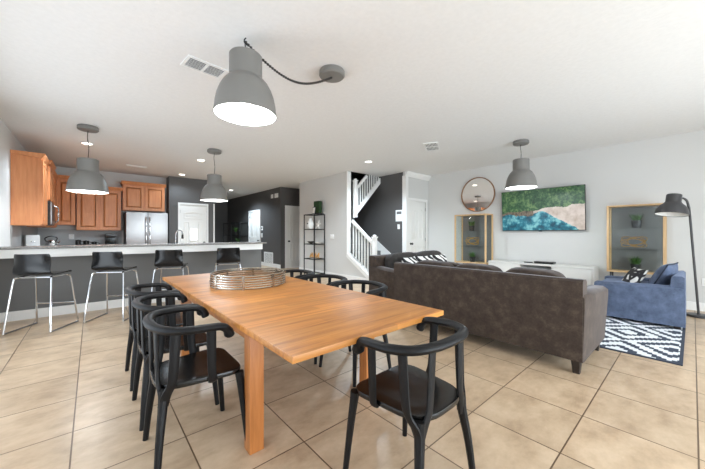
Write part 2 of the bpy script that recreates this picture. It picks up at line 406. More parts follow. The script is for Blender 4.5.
# doors
def panel_door(name, w_, h_, loc, rz, arch=False, knob=.93, side=1, casing=.075, lite=False):
    o = bpy.data.objects.new(name, None); COL.objects.link(o); o.location = loc; o.rotation_euler = (0, 0, rz); o['kind'] = 'structure'
    d = MB(); d.box(0, w_, 0, .035, .008, h_, .003)
    d.build('door_leaf', 'door', o)
    p = MB()
    def raised(x0, x1, z0, z1, bow):
        poly = [(x0, z0), (x1, z0), (x1, z1)]
        if bow:
            for i in range(1, 10):
                t_ = i/10; poly.append((x1+(x0-x1)*t_, z1+bow*math.sin(PI*t_)))
        poly.append((x0, z1))
        def off(k): 
            cx_, cz_ = (x0+x1)/2, (z0+z1)/2
            return [(cx_+(x-cx_)*(1-k/(x1-x0)*2), cz_+(z-cz_)*(1-k/(z1-z0)*2)) for x, z in poly]
        rings = [[Vector((x, y, z)) for x, z in off(k)] for k, y in ((0, .002), (.004, -.012), (.022, -.012), (.032, -.001), (.05, -.001), (.07, -.009))]
        p.ring_loft(rings)
    if lite:
        cw = (w_-.28)/2
        raised(.10, w_-.10, h_*.80, h_*.88, .05)
        raised(.10, .10+cw, .12, h_*.30, 0); raised(w_-.10-cw, w_-.10, .12, h_*.30, 0)
        raised(.10, .10+cw*.7, h_*.36, h_*.76, 0); raised(w_-.10-cw*.7, w_-.10, h_*.36, h_*.76, 0)
        g = MB().box(w_*.37, w_*.63, -.016, -.001, h_*.5, h_*.66).build('door_light', 'lite', o, False)
        MB().box(w_*.49, w_*.51, -.024, -.016, h_*.5, h_*.66).box(w_*.35, w_*.37, -.024, 0, h_*.48, h_*.68).box(w_*.63, w_*.65, -.024, 0, h_*.48, h_*.68).box(w_*.37, w_*.63, -.024, 0, h_*.48, h_*.5).box(w_*.37, w_*.63, -.024, 0, h_*.66, h_*.68).build('door_light_frame', 'white', g, False)
    else:
        cw = (w_-.33)/2
        for x0 in (.11, w_-.11-cw):
            raised(x0, x0+cw, .2, h_*.42, 0); raised(x0, x0+cw, h_*.50, h_*.88, .05 if arch else 0)
    p.build('door_panel', 'door', o)
    cs = MB(); t = casing
    cs.box(-t, 0, -.02, .06, 0, h_).box(w_, w_+t, -.02, .06, 0, h_).box(-t, w_+t, -.02, .06, h_, h_+t)
    cs.build('door_casing', 'white', o, False)
    kx = .07 if side < 0 else w_-.07
    k = MB(); k.lathe([(.028, 0), (.028, -.012), (.012, -.014), (.012, -.04), (.026, -.05), (.03, -.062), (.02, -.075), (.004, -.078)], (kx, 0, knob), 16, 'Y')
    k.build('door_knob', 'blackmetal', o)
    hg = MB()
    for z in (.2, h_*.5, h_-.2): hg.tube([(w_-.002 if side < 0 else .002, -.006, z-.045), (w_-.002 if side < 0 else .002, -.006, z+.045)], .008)
    hg.build('hinge', 'steel', o)
    return o
panel_door('door_1', .72, 2.06, (6.24, DY+.01, 0), 0, True, side=-1)
panel_door('door_2', .62, 2.10, (5.11, 9.31, 0), 0, True, side=-1)
panel_door('door_3', .70, 2.03, (1.89, FY+.01, 0), 0, lite=True, side=1, casing=.05)
panel_door('door_4', 1.0, 2.06, (DW-.01, 11.95, 0), -PI/2, True, side=1, casing=.06)

# ------------------------------------------------------------------ stairs
st = thing('staircase', 'white railed staircase zigzagging up between the light and charcoal walls', 'stairs', (0, 0, 0))
steps = MB(); n = 9
for i in range(n): steps.box(LW+.13, SX-.005, 4.98+.26*i if i < 8 else 6.9, 6.98, .18*i, .18*(i+1)-.002)
steps.build('step_flight', 'barwall', st, False)
MB().prism([(4.86, 0), (4.90, 0), (5.86, .59), (5.86, .70), (4.86, .085)], LW-.02, LW+.13).build('lower_stringer', 'white', st, False)
MB().prism([(4.95, .1), (4.95, .36), (5.9, 1.0), (5.9, .7)], SX-.02, SX-.001).build('skirt_board', 'white', st, False)
# newel post of the lower flight
def newel(x, y, z0, z1):
    m = MB().box(x-.045, x+.045, y-.045, y+.045, z0, z1-.06, .006).box(x-.06, x+.06, y-.06, y+.06, z1-.06, z1-.035, .005)
    m.lathe([(.03, z1-.036), (.045, z1-.02), (.04, z1), (.01, z1+.012)], (x, y, 0), 16); return m
newel(LW+.055, 4.93, 0, 1.16).build('newel_post', 'white', st)
MB().sweep([(LW+.055, 4.97, .96), (LW+.055, 5.73, 1.52)], .06, .075, sq=True).build('lower_handrail', 'white', st)
for i in range(7):
    y = 5.05+.105*i; zb = .10+(y-4.86)*.61; zt = .96+(y-4.97)*.737-.02
    MB().box(LW+.04, LW+.07, y-.012, y+.012, zb, zt).build('baluster', 'white', st, False)
# upper flight, facing the room
UY = 5.775
MB().prism([(5.12, 1.60), (SX-.01, 2.60), (SX-.01, 2.76), (5.12, 1.74)], UY, UY+.05, 'XZ').build('upper_stringer', 'white', st, False)
MB().prism([(5.12, 1.60), (SX-.01, 2.60), (SX-.01, 2.76), (5.12, 1.74)], UY+.06, 6.95, 'XZ').build('stair_soffit', 'darkwall', st, False)
newel(5.17, UY+.025, 1.62, 2.62).build('newel_post', 'white', st)
MB().sweep([(5.19, UY+.025, 2.36), (5.59, UY+.025, 2.755)], .05, .07, sq=True).build('upper_handrail', 'white', st)
for i in range(10):
    x = 5.26+.086*i; zb = 1.72+(x-5.12)*1.03; zt = min(2.36+(x-5.19)*.97, 2.797)
    MB().box(x-.013, x+.013, UY+.012, UY+.038, zb, zt).build('baluster', 'white', st, False)

# ------------------------------------------------------------------ kitchen
def cabinet(label, w_, d_, h_, nd, loc, rz, crown=True, drawers=False, name='wall_cabinet', group=None, worktop=None):
    """front faces local -Y, origin back left bottom -> x 0..w, y -d..0"""
    o = thing(name, label, 'cabinet', loc, rz, group)
    bm = MB().box(0, w_, -d_, 0, 0, h_)
    bm.build('carcass', 'cab', o, False)
    if crown:
        MB().prism([(-d_, h_-.03), (-d_-.012, h_-.03), (-d_-.05, h_+.035), (-d_-.05, h_+.05), (0, h_+.05), (0, h_)], -.03 if crown != 'l' else 0, w_+.03 if crown != 'r' else w_).build('crown_moulding', 'cab', o, False)
    dw = w_/nd
    for i in range(nd):
        x0, x1 = i*dw+.012, (i+1)*dw-.012; z0, z1 = .02, h_-.05; fr = .06; y = -d_
        m = MB()
        m.box(x0, x0+fr, y-.02, y, z0, z1).box(x1-fr, x1, y-.02, y, z0, z1).box(x0+fr, x1-fr, y-.02, y, z0, z0+fr).box(x0+fr, x1-fr, y-.02, y, z1-fr, z1)
        rings = []
        for k, yy in ((fr, y-.006), (fr+.012, y-.006), (fr+.035, y-.017)):
            rings.append([Vector(p) for p in ((x0+k, yy, z0+k), (x1-k, yy, z0+k), (x1-k, yy, z1-k), (x0+k, yy, z1-k))])
        m.ring_loft(rings); m.build('cabinet_door', 'cab', o, False)
    return o
R90 = PI/2
# left wall run (front faces +X): local x -> world +Y
cabinet('orange maple wall cabinet with plain end panel, leftmost on the left wall', .70, .33, 1.12, 2, (XL+.002, 6.98, 1.33), R90)
cabinet('small maple wall cabinet directly over the steel microwave', .76, .36, .68, 2, (XL+.002, 7.70, 1.80), R90)
cabinet('narrow maple wall cabinet between the microwave and the kitchen corner', 1.14, .33, 1.12, 2, (XL+.002, 8.48, 1.33), R90)
cabinet('maple corner cabinet partly hidden behind the left grey bar pendant', .32, .36, 1.10, 1, (-.61, KY-.002, 1.40), 0)
cabinet('two door maple wall cabinet left of the fridge', .84, .33, 1.04, 2, (-.27, KY-.002, 1.28), 0)
cabinet('shorter two door maple cabinet above the steel fridge', .92, .38, .70, 2, (.60, KY-.002, 1.80), 0)
cabinet('maple base cabinet run along the left kitchen wall', 2.2, .60, .86, 4, (XL+.002, 7.2, 0), R90, False, name='base_cabinet')
cabinet('maple base cabinet run along the kitchen back wall left of the fridge', .92, .60, .86, 2, (-.34, KY-.002, 0), 0, False, name='base_cabinet')
cabinet('maple base cabinet backing the grey breakfast bar', 3.3, .58, .86, 5, (2.6, BY+.145, 0), PI, False, name='base_cabinet')
tag(MB().box(XL, XL+.63, 7.2, KY, .868, .905, .005).build('worktop', 'granite'), 'speckled granite worktop along the left kitchen wall', 'worktop')
tag(MB().box(XL+.64, .60, KY-.63, KY, .868, .905, .005).build('worktop', 'granite'), 'speckled granite worktop left of the fridge', 'worktop')
tag(MB().box(-.72, 2.62, BY+.145, BY+.78, .868, .905, .005).build('worktop', 'granite'), 'lower granite sink worktop behind the raised breakfast bar', 'worktop')
struct('trim_6', MB().box(XL, .6, KY-.01, KY, .905, 1.30).box(XL, XL+.01, 7.0, KY, .905, 1.33), 'splash')
# microwave
mw = thing('microwave', 'stainless over-range microwave on the left kitchen wall', 'microwave', (XL+.002, 7.71, 1.36), R90)
MB().box(0, .74, -.38, 0, 0, .43).build('body', 'plastic', mw, False)
MB().box(.0, .56, -.40, -.38, .01, .42, .004).build('door', 'steel', mw)
MB().box(.06, .46, -.404, -.40, .08, .36).build('window', 'plastic', mw, False)
MB().box(.57, .74, -.395, -.38, .01, .42).build('control_panel', 'plastic', mw, False)
MB().sweep(bez([(.53, -.40, .05), (.53, -.45, .09), (.53, -.455, .21), (.53, -.45, .34), (.53, -.40, .38)]), .024).build('handle', 'chrome', mw)
# fridge
fr = thing('fridge', 'stainless french door fridge under the short maple cabinet', 'fridge', (.64, 9.25, 0))
MB().box(0, .90, .05, .72, .02, 1.74).build('body', 'lampdark', fr, False)
for x0, x1, hx in ((.003, .447, .41), (.453, .897, .49)):
    d = MB().box(x0, x1, 0, .048, .66, 1.74, .012, 3).build('door', 'steel', fr)
    MB().sweep(bez([(hx, 0, .76), (hx, -.05, .80), (hx, -.055, 1.2), (hx, -.05, 1.58), (hx, 0, 1.62)]), .026).build('handle', 'chrome', d)
d = MB().box(.003, .897, 0, .048, .03, .65, .012, 3).build('drawer', 'steel', fr)
MB().sweep([(.1, 0, .56), (.1, -.05, .56), (.8, -.05, .56), (.8, 0, .56)], .026).build('handle', 'chrome', d)
# tap
tp = thing('kitchen_tap', 'chrome gooseneck kitchen tap rising behind the bar in front of white door', 'tap', (1.25, 6.72, .906))
MB().lathe([(.03, 0), (.03, .03), (.018, .05), (.016, .1)], (0, 0, 0), 16).build('base', 'chrome', tp)
MB().tube(bez([(0, 0, .08), (0, 0, .22), (.01, 0, .31), (.05, -.005, .36), (.10, -.01, .34), (.115, -.01, .27)]), .013, 10).build('spout', 'chrome', tp)
MB().lathe([(.012, .28), (.02, .26), (.022, .20), (.016, .19)], (.115, -.01, 0), 14).build('spray_head', 'blackmetal', tp)
MB().tube([(0, 0, .06), (.0, -.05, .09)], .007).build('lever', 'chrome', tp)
# small things on the worktops
to = thing('toaster', 'white boxy toaster on the left worktop below the cabinet end panel', 'toaster', (-.82, 8.0, .906), .15)
MB().box(-.09, .09, -.14, .14, .012, .27, .02, 3).build('body', 'whiteplastic', to)
MB().box(-.045, -.015, -.11, .11, .2695, .2725).box(.015, .045, -.11, .11, .2695, .2725).build('slot', 'plastic', to, False)
MB().box(-.03, .03, -.152, -.14, .14, .155, .003).build('lever', 'chrome', to)
for x in (-.07, .07):
    for y in (-.11, .11): MB().lathe([(.012, 0), (.012, .013)], (x, y, 0), 10).build('foot', 'plastic', to)
kt = thing('kettle', 'small steel and black kettle beside the white toaster', 'kettle', (-.60, 8.40, .906))
MB().lathe([(.085, 0), (.09, .02), (.08, .10), (.06, .15), (.02, .165), (.004, .166)], (0, 0, 0), 20).build('body', 'chrome', kt)
MB().tube(bez([(-.07, 0, .13), (-.09, 0, .2), (0, 0, .24), (.08, 0, .2), (.06, 0, .14)]), .009).build('handle', 'carafe', kt)
MB().tube([(.07, 0, .08), (.12, 0, .14)], [.018, .01]).build('spout', 'chrome', kt)
tag(MB().box(-.58, -.32, 9.50, 9.80, .906, .93, .006).build('serving_tray', 'carafe'), 'flat black tray at the left end of back worktop', 'tray')
def canister(name, label, x, y, r, h_, grp):
    o = thing(name, label, 'canister', (x, y, .906), 0, grp)
    MB().lathe([(r, 0), (r, h_*.8), (r*.92, h_*.82)], (0, 0, 0), 18).build('body', 'carafe', o)
    MB().lathe([(r*1.02, h_*.82), (r*1.02, h_*.93), (r*.25, h_*.94), (r*.25, h_), (.002, h_)], (0, 0, 0), 18).build('lid', 'carafe', o)
    MB().tube(bez([(r, 0, h_*.2), (r+.04, 0, h_*.3), (r+.04, 0, h_*.6), (r, 0, h_*.7)]), .008).build('handle', 'carafe', o)
canister('canister', 'tallest of the black canisters on the back worktop, beside the tray', -.24, 9.6, .05, .15, 'black canisters on the back worktop')
canister('canister', 'middle black canister on the back worktop below the double cabinet', -.10, 9.6, .055, .13, 'black canisters on the back worktop')
canister('canister', 'shortest black canister on the back worktop, nearest the coffee maker', .05, 9.6, .045, .10, 'black canisters on the back worktop')
cm_ = thing('coffee_maker', 'black drip coffee maker on the back worktop left of the fridge', 'coffee maker', (.36, 9.62, .906))
MB().box(-.11, .11, -.14, .14, 0, .04, .008).box(-.11, .11, .04, .14, .04, .24, .006).box(-.11, .11, -.14, .14, .20, .29, .012).build('body', 'carafe', cm_)
MB().lathe([(.055, .041), (.072, .06), (.072, .12), (.05, .17), (.05, .18)], (0, -.05, 0), 18).build('carafe', 'glass', cm_)
tag(MB().box(.10, .235, 9.52, 9.78, .906, .918, .004).build('drip_tray', 'carafe'), 'thin black mat between canisters and coffee maker', 'mat')
o = thing('electric_outlet', 'white outlet plate on the kitchen backsplash above the black tray', 'outlet', (-.37, KY-.011, 1.12))
MB().box(-.05, .05, -.006, 0, -.06, .06, .002).build('cover_plate', 'whiteplastic', o)
MB().box(-.018, .018, -.008, -.006, .012, .04).box(-.018, .018, -.008, -.006, -.04, -.012).build('socket', 'ceramic', o, False)

# ------------------------------------------------------------------ pendants
def pendant(label, x, y, ztop, canopy, sag=None, hook=None):
    g = 'grey dome pendant lamps'
    p = thing('pendant_lamp', label, 'pendant lamp', (x, y, ztop), 0, g)
    Hh = .49
    cap = [(.02, 0), (.122, 0), (.128, -.008), (.128, -.18)]
    body = [(.132, -.19), (.15, -.205), (.176, -.235), (.2, -.28), (.222, -.34), (.234, -.40), (.241, -.46), (.246, -.485), (.246, -Hh)]
    inner = [(r-.006, z) for r, z in reversed(body)]
    m = MB(); m.lathe(cap+body+[(.240, -Hh)]+inner+[(.12, -.18), (.02, -.16)], (0, 0, 0), 40, closed=True)
    sh = m.build('lamp_shade', 'lamp', p)
    li = [(r-.008, z) for r, z in reversed(body)]
    MB().lathe([(.2375, -Hh+.004)]+li[1:]+[(.115, -.172), (.004, -.17)]+[(.004, -.168), (.117, -.17)]+[(r-.0065, z) for r, z in body[:-1]]+[(.2392, -Hh+.004)], (0, 0, 0), 40, closed=True).build('shade_lining', 'lining', sh)
    MB().lathe([(.02, -.169), (.022, -.24), (.05, -.28), (.07, -.33), (.06, -.38), (.02, -.41), (.002, -.412)], (0, 0, 0), 20).build('bulb', 'bulb', p)
    cx_, cy_ = canopy[0]-x, canopy[1]-y; zt = H-ztop
    cp = MB().lathe([(.118, zt), (.125, zt-.012), (.125, zt-.05), (.112, zt-.062), (.01, zt-.064)], (cx_, cy_, 0), 32).build('ceiling_canopy', 'lamp', p)
    if hook:
        zt2 = zt
        MB().tube(bez([(0, 0, 0), (.006, 0, zt2*.3), (-.005, .004, zt2*.6), (0, 0, zt2-.03)]), .005, 6).build('cord', 'cord', p)
        MB().tube(bez([(.01, 0, zt2-.055), (-.012, 0, zt2-.04), (-.012, 0, zt2-.02), (0, 0, zt2)]), .005, 6).build('ceiling_hook', 'blackmetal', p)
        pts = [(.0, 0, zt-.035)]
        for i in range(1, 9):
            t = i/9; pts.append((cx_*t, cy_*t, zt-.035-sag*4*t*(1-t)-.03*t+.006*math.sin(9*t)))
        pts.append((cx_, cy_, zt-.066))
        sw = MB().tube(bez(pts, 5), .005, 6).build('swag_cord', 'cord', p)
        ch = MB(); P = bez(pts, 9)
        for i in range(0, len(P)-1, 2): ch.lathe([(.011, -.007), (.011, .007)], P[i], 6)
        ch.build('swag_chain', 'cord', p)
    else:
        MB().tube(bez([(0, 0, 0), (.008, 0, zt*.35), (-.006, .004, zt*.65), (cx_, cy_, zt-.06)]), .005, 6).build('cord', 'cord', p)
    l = bpy.data.lights.new('pendant_glow', 'POINT'); l.energy = 16; l.color = (.86, .93, 1); l.shadow_soft_size = .05
    lo = bpy.data.objects.new('pendant_glow', l); COL.objects.link(lo); lo.location = (x, y, ztop-.455)
pendant('large grey dome pendant hooked over the dining table with a swagged cord', .95, 2.41, 2.655, (1.78, 2.34), .17, True)
pendant('grey dome pendant over the bar, in front of the orange cabinets', -.04, 5.96, 2.31, (-.04, 5.96))
pendant('grey dome pendant over the bar, in front of the white front door', 1.77, 6.04, 2.32, (1.77, 6.04))
pendant('grey dome pendant over the living area beside the television', 5.59, 1.96, 2.48, (5.59, 1.96))

# ceiling fittings
def downlight(label, x, y, e=180):
    o = thing('recessed_light', label, 'downlight', (x, y, H), 0, 'round recessed ceiling lights')
    MB().lathe([(.095, -.001), (.095, -.008), (.075, -.012), (.07, -.001)], (0, 0, 0), 28, closed=True).build('trim_ring', 'whiteplastic', o)
    MB().lathe([(.07, -.002), (.068, -.006), (.002, -.006)], (0, 0, 0), 24).build('diffuser', 'downlight', o)
    l = bpy.data.lights.new('downlight_beam', 'SPOT'); l.energy = e; l.spot_size = 2.6; l.spot_blend = .6; l.shadow_soft_size = .07; l.color = (.72, .87, 1)
    lo = bpy.data.objects.new('downlight_beam', l); COL.objects.link(lo); lo.location = (x, y, H-.03)
downlight('round recessed light behind the cord of the left bar pendant', -.06, 7.07, 80)
downlight('recessed light left of the right bar pendant cord, nearest of the cluster', 1.79, 7.05)
downlight('recessed light in front of the charcoal wall beside the maple cabinets', 1.84, 9.1, 28)
downlight('small recessed light farthest down the dark hall', 3.86, 11.19, 180)
downlight('recessed light on the ceiling in front of the stair opening', 4.63, 4.75)
def vent(label, x, y, w_, h_, rz, nsec=2):
    o = thing('ceiling_vent', label, 'air vent', (x, y, H), rz)
    f = MB(); t = .022
    f.box(-w_/2, w_/2, -h_/2, -h_/2+t, -.012, -.001).box(-w_/2, w_/2, h_/2-t, h_/2, -.012, -.001)
    for i in range(nsec+1):
        xx = -w_/2+(w_-t)*i/nsec; f.box(xx, xx+t, -h_/2+t, h_/2-t, -.012, -.001)
    f.build('frame', 'whiteplastic', o, False)
    MB().box(-w_/2+t, w_/2-t, -h_/2+t, h_/2-t, -.002, -.001).build('duct', 'lampdark', o, False)
    s = MB(); k = int((h_-2*t)/.022)
    for i in range(k):
        y0 = -h_/2+t+(i+.5)*(h_-2*t)/k
        s.box(-w_/2+t, w_/2-t, y0-.007, y0+.007, -.010, -.006, rot=Matrix.Rotation(.5, 3, 'X'))
    s.build('louvre', 'whiteplastic', o, False)
vent('white two section ceiling vent beside the large dining pendant', .82, 3.09, .36, .22, .1)
vent('small white ceiling vent above the living area, near the closet wall', 4.70, 3.16, .50, .26, .5, 2)
vent('small slim ceiling vent in front of the kitchen cabinets', .80, 8.7, .40, .14, 0, 1)

# ------------------------------------------------------------------ bar stools
def make_stool(label, loc, rz):
    s = thing('bar_stool', label, 'bar stool', loc, rz, 'black bar stools along the counter')
    # shell
    prof = bez([(.205, .690), (.17, .698), (.08, .684), (-.04, .676), (-.13, .686), (-.175, .715), (-.195, .77), (-.205, .86), (-.215, .945)], 5)if False else \
        [tuple(v)[:2] for v in bez([(.205, .676, 0), (.17, .692, 0), (.08, .684, 0), (-.04, .676, 0), (-.13, .684, 0), (-.178, .715, 0), (-.196, .77, 0), (-.208, .86, 0), (-.222, .950, 0)], 4)]
    m = MB(); NU = 16; th = .009; n_ = len(prof)
    def pt(i, u, side):
        y, z = prof[i]; t = i/(n_-1)
        hw = .195-.012*abs(2*t-1) if 0 < t < 1 else .175
        x = hw*u
        back = max(0, min(1, (z-.70)/.15)) if y < -.1 else 0
        a, b_ = prof[max(0, i-1)], prof[min(n_-1, i+1)]
        ty, tz = b_[0]-a[0], b_[1]-a[1]; l_ = math.hypot(ty, tz) or 1
        ny, nz = tz/l_, -ty/l_
        cv = .05*back*u*u*u*u*.6+.02*u*u*back
        y2, z2 = y+cv, z+.012*(u**4)*(1-back)
        return Vector((x, y2+side*ny*th, z2+side*nz*th))
    g = {}
    for sd in (0, 1):
        for i in range(n_):
            for k in range(NU+1): g[sd, i, k] = m.b.verts.new(pt(i, -1+2*k/NU, sd))
    for i in range(n_-1):
        for k in range(NU):
            for sd in (0, 1): m.b.faces.new((g[sd, i, k], g[sd, i+1, k], g[sd, i+1, k+1], g[sd, i, k+1]))
        for k in (0, NU): m.b.faces.new((g[0, i, k], g[0, i+1, k], g[1, i+1, k], g[1, i, k]))
    for i in (0, n_-1):
        for k in range(NU): m.b.faces.new((g[0, i, k], g[0, i, k+1], g[1, i, k+1], g[1, i, k]))
    m.build('seat_shell', 'shell', s)
    for sx in (-1, 1):
        pts = [(sx*.235, -.235, .011), (sx*.235, .235, .011)]
        MB().tube(pts, .011, 8).build('floor_runner', 'chrome', s)
        for sy in (-1, 1):
            MB().tube(bez([(sx*.235, sy*.235, .012), (sx*.215, sy*.195, .35), (sx*.195, sy*.160, .62), (sx*.185, sy*.145, .652), (sx*.165, sy*.12, .664)], 6), .0105, 8).build('leg', 'chrome', s)
        MB().tube([(sx*.165, -.12, .664), (sx*.165, .12, .664)], .0105).build('seat_rail', 'chrome', s)
    MB().tube([(-.215, .203, .28), (.215, .203, .28)], .010).build('footrest', 'chrome', s)
    MB().tube([(-.18, -.12, .660), (.18, -.12, .660)], .010).build('cross_rail', 'chrome', s)
    return s
st0 = make_stool('leftmost black bar stool with chrome legs at the grey bar', (-.46, 5.42, 0), math.radians(-30))
for lab, x, y, a in (('second black bar stool from the left at the grey bar', .25, 5.42, -32), ('third black bar stool from the left, behind the table corner', .96, 5.45, -24), ('rightmost black bar stool, seen beyond the wire tray', 1.84, 5.50, -14)):
    dup(st0, (x, y, 0), math.radians(a), lab)

# ------------------------------------------------------------------ dining table
TX0, TX1, TY0, TY1 = .573, 1.615, 1.0, 3.76
tb = thing('dining_table', 'long honey oak dining table with square legs on beige tile floor', 'table', ((TX0+TX1)/2, (TY0+TY1)/2, 0))
cx_, cy_ = (TX0+TX1)/2, (TY0+TY1)/2
for a, c2 in ((TY0, 1.45), (1.452, 2.39), (2.392, 3.33), (3.332, TY1)):
    pass
MB().box(TX0-cx_, TX1-cx_, TY0-cy_, TY1-cy_, .702, .732, .004).build('tabletop', 'tabletop', tb)
ap = MB(); ay0, ay1, ax0, ax1 = 1.575-cy_, 3.25-cy_, .643-cx_, 1.596-cx_
ap.box(ax0+.005, ax0+.028, ay0+.09, ay1-.09, .61, .701).box(ax1-.028, ax1-.005, ay0+.09, ay1-.09, .61, .701).box(ax0+.09, ax1-.09, ay0+.01, ay0+.033, .61, .701).box(ax0+.09, ax1-.09, ay1-.033, ay1-.01, .61, .701)
ap.build('apron', 'tableleg', tb, False)
rl = MB()
for x in (ax0+.03, ax1-.055): rl.box(x, x+.025, TY0+.12-cy_, TY1-.12-cy_, .675, .7015)
rl.build('extension_rail', 'tableleg', tb, False)
for x in (ax0, ax1-.08):
    for y in (ay0, ay1-.08):
        MB().box(x, x+.08, y, y+.08, 0, .7015, .003).build('leg', 'tableleg', tb)
# wire tray
tr = thing('wire_tray', 'round tray of stacked silver wire rings on the dining table', 'tray', (1.10, 2.72, .732))
rad = .325
for i in range(6):
    MB().tube(arc(0, 0, rad-.0025*abs(i-2), 0, 2*PI*47/48, 47,   .009+.02*i), .0078, 7, True).build('ring', 'silver', tr)
for k in range(8):
    a = 2*PI*k/8+.27; x, y = (rad+.006)*math.cos(a), (rad+.006)*math.sin(a)
    MB().box(-.011, .011, -.002, .002, 0, .117).build('strap', 'silver', tr, False).rotation_euler = (0, 0, a+PI/2)
    tr.children[-1].location = (x, y, 0)
MB().lathe([(.002, .002), (rad-.01, .002), (rad-.01, .006), (.002, .006)], (0, 0, 0), 40).build('base', 'tabletop', tr) if False else None

# ------------------------------------------------------------------ dining chairs
def make_chair(label, loc, rz):
    c = thing('dining_chair', label, 'chair', loc, rz, 'black dining chairs with curved rail backs')
    # seat: rounded trapezoid
    out = []
    corners = [(-.176, -.205, .13), (.176, -.205, .13), (.222, .212, .10), (-.222, .212, .10)]
    nC = len(corners)
    for i, (x, y, r) in enumerate(corners):
        p = Vector((x, y)); a = (Vector(corners[i-1][:2])-p).normalized(); b_ = (Vector(corners[(i+1) % nC][:2])-p).normalized()
        for k in range(7):
            t = k/6; q = (1-t)**2*(p+a*r)+2*t*(1-t)*p+t*t*(p+b_*r); out.append(q)
    rings = []
    for sc, z in ((.90, .418), (.985, .424), (1., .436), (.985, .447), (.93, .449), (.6, .441), (.25, .436)):
        rings.append([Vector((q.x*sc, q.y*sc, z)) for q in out])
    MB().ring_loft(rings).build('seat', 'seat', c)
    # rail
    half = [(.236, .122, .652), (.243, .108, .688), (.249, .072, .714), (.254, -.01, .722), (.246, -.085, .725), (.200, -.160, .728), (.110, -.203, .731)]
    pts = bez([(-x, y, z) for x, y, z in half]+[(0, -.215, .733)]+half[::-1], 5)
    n_ = len(pts); W = []; Hh = []
    for i in range(n_):
        t = abs(2*i/(n_-1)-1)
        W.append(.050 if t < .72 else .050+.010*min(1, (t-.72)/.2)); Hh.append(.040 if t < .72 else .040+.006*min(1, (t-.72)/.2))
    W[0] = W[-1] = .044; Hh[0] = Hh[-1] = .036
    MB().sweep(pts, W, Hh, 12).build('arm_rail', 'black', c)
    for sx in (-1, 1):
        # rear leg
        MB().sweep(bez([(sx*.220, -.208, 0), (sx*.196, -.192, .2), (sx*.168, -.174, .36), (sx*.160, -.170, .432)], 4), [.029+.021*min(1, i/11) for i in range(13)], None, 10).build('leg', 'black', c)
        # front leg
        MB().sweep(bez([(sx*.232, .225, 0), (sx*.213, .203, .25), (sx*.200, .188, .40), (sx*.197, .184, .428)], 4), [.028+.020*min(1, i/10) for i in range(13)], None, 10).build('leg', 'black', c)
        # spindles
        def spindle(path, nrm):
            p = bez(path, 4); n2 = len(p)
            MB().sweep(p, [.021]*n2, [.042+.007*abs(2*i/(n2-1)-1) for i in range(n2)], up=nrm, sq=False).build('spindle', 'black', c)
        spindle([(sx*.166, -.174, .35), (sx*.184, -.162, .41), (sx*.206, -.145, .46), (sx*.215, -.137, .53), (sx*.222, -.128, .722)], (0, 1, 0))
        spindle([(sx*.164, -.177, .35), (sx*.146, -.184, .41), (sx*.126, -.190, .46), (sx*.118, -.192, .53), (sx*.112, -.198, .728)], (1, 0, 0))
        spindle([(sx*.205, .045, .424), (sx*.218, .042, .442), (sx*.230, .034, .52), (sx*.243, .028, .717)], (0, 1, 0))
    return c
ch0 = make_chair('black dining chair at the near end of the table, back to camera', (1.170, .905, 0), math.radians(0))
for lab, x, y, a in (
    ('nearest black dining chair along the left side of the table', .44, 1.875, -91),
    ('middle black dining chair along the left side of the table', .44, 2.435, -90),
    ('farthest black dining chair along the left side, nearest the bar stools', .44, 3.04, -90),
    ('nearest black dining chair across the table, in front of the sofa back', 1.775, 1.98, 90),
    ('middle black dining chair across the table, in front of the stairs', 1.775, 2.52, 90),
    ('farthest black dining chair across the table, below the metal shelf', 1.775, 3.12, 90)):
    dup(ch0, (x, y, 0), math.radians(a), lab)

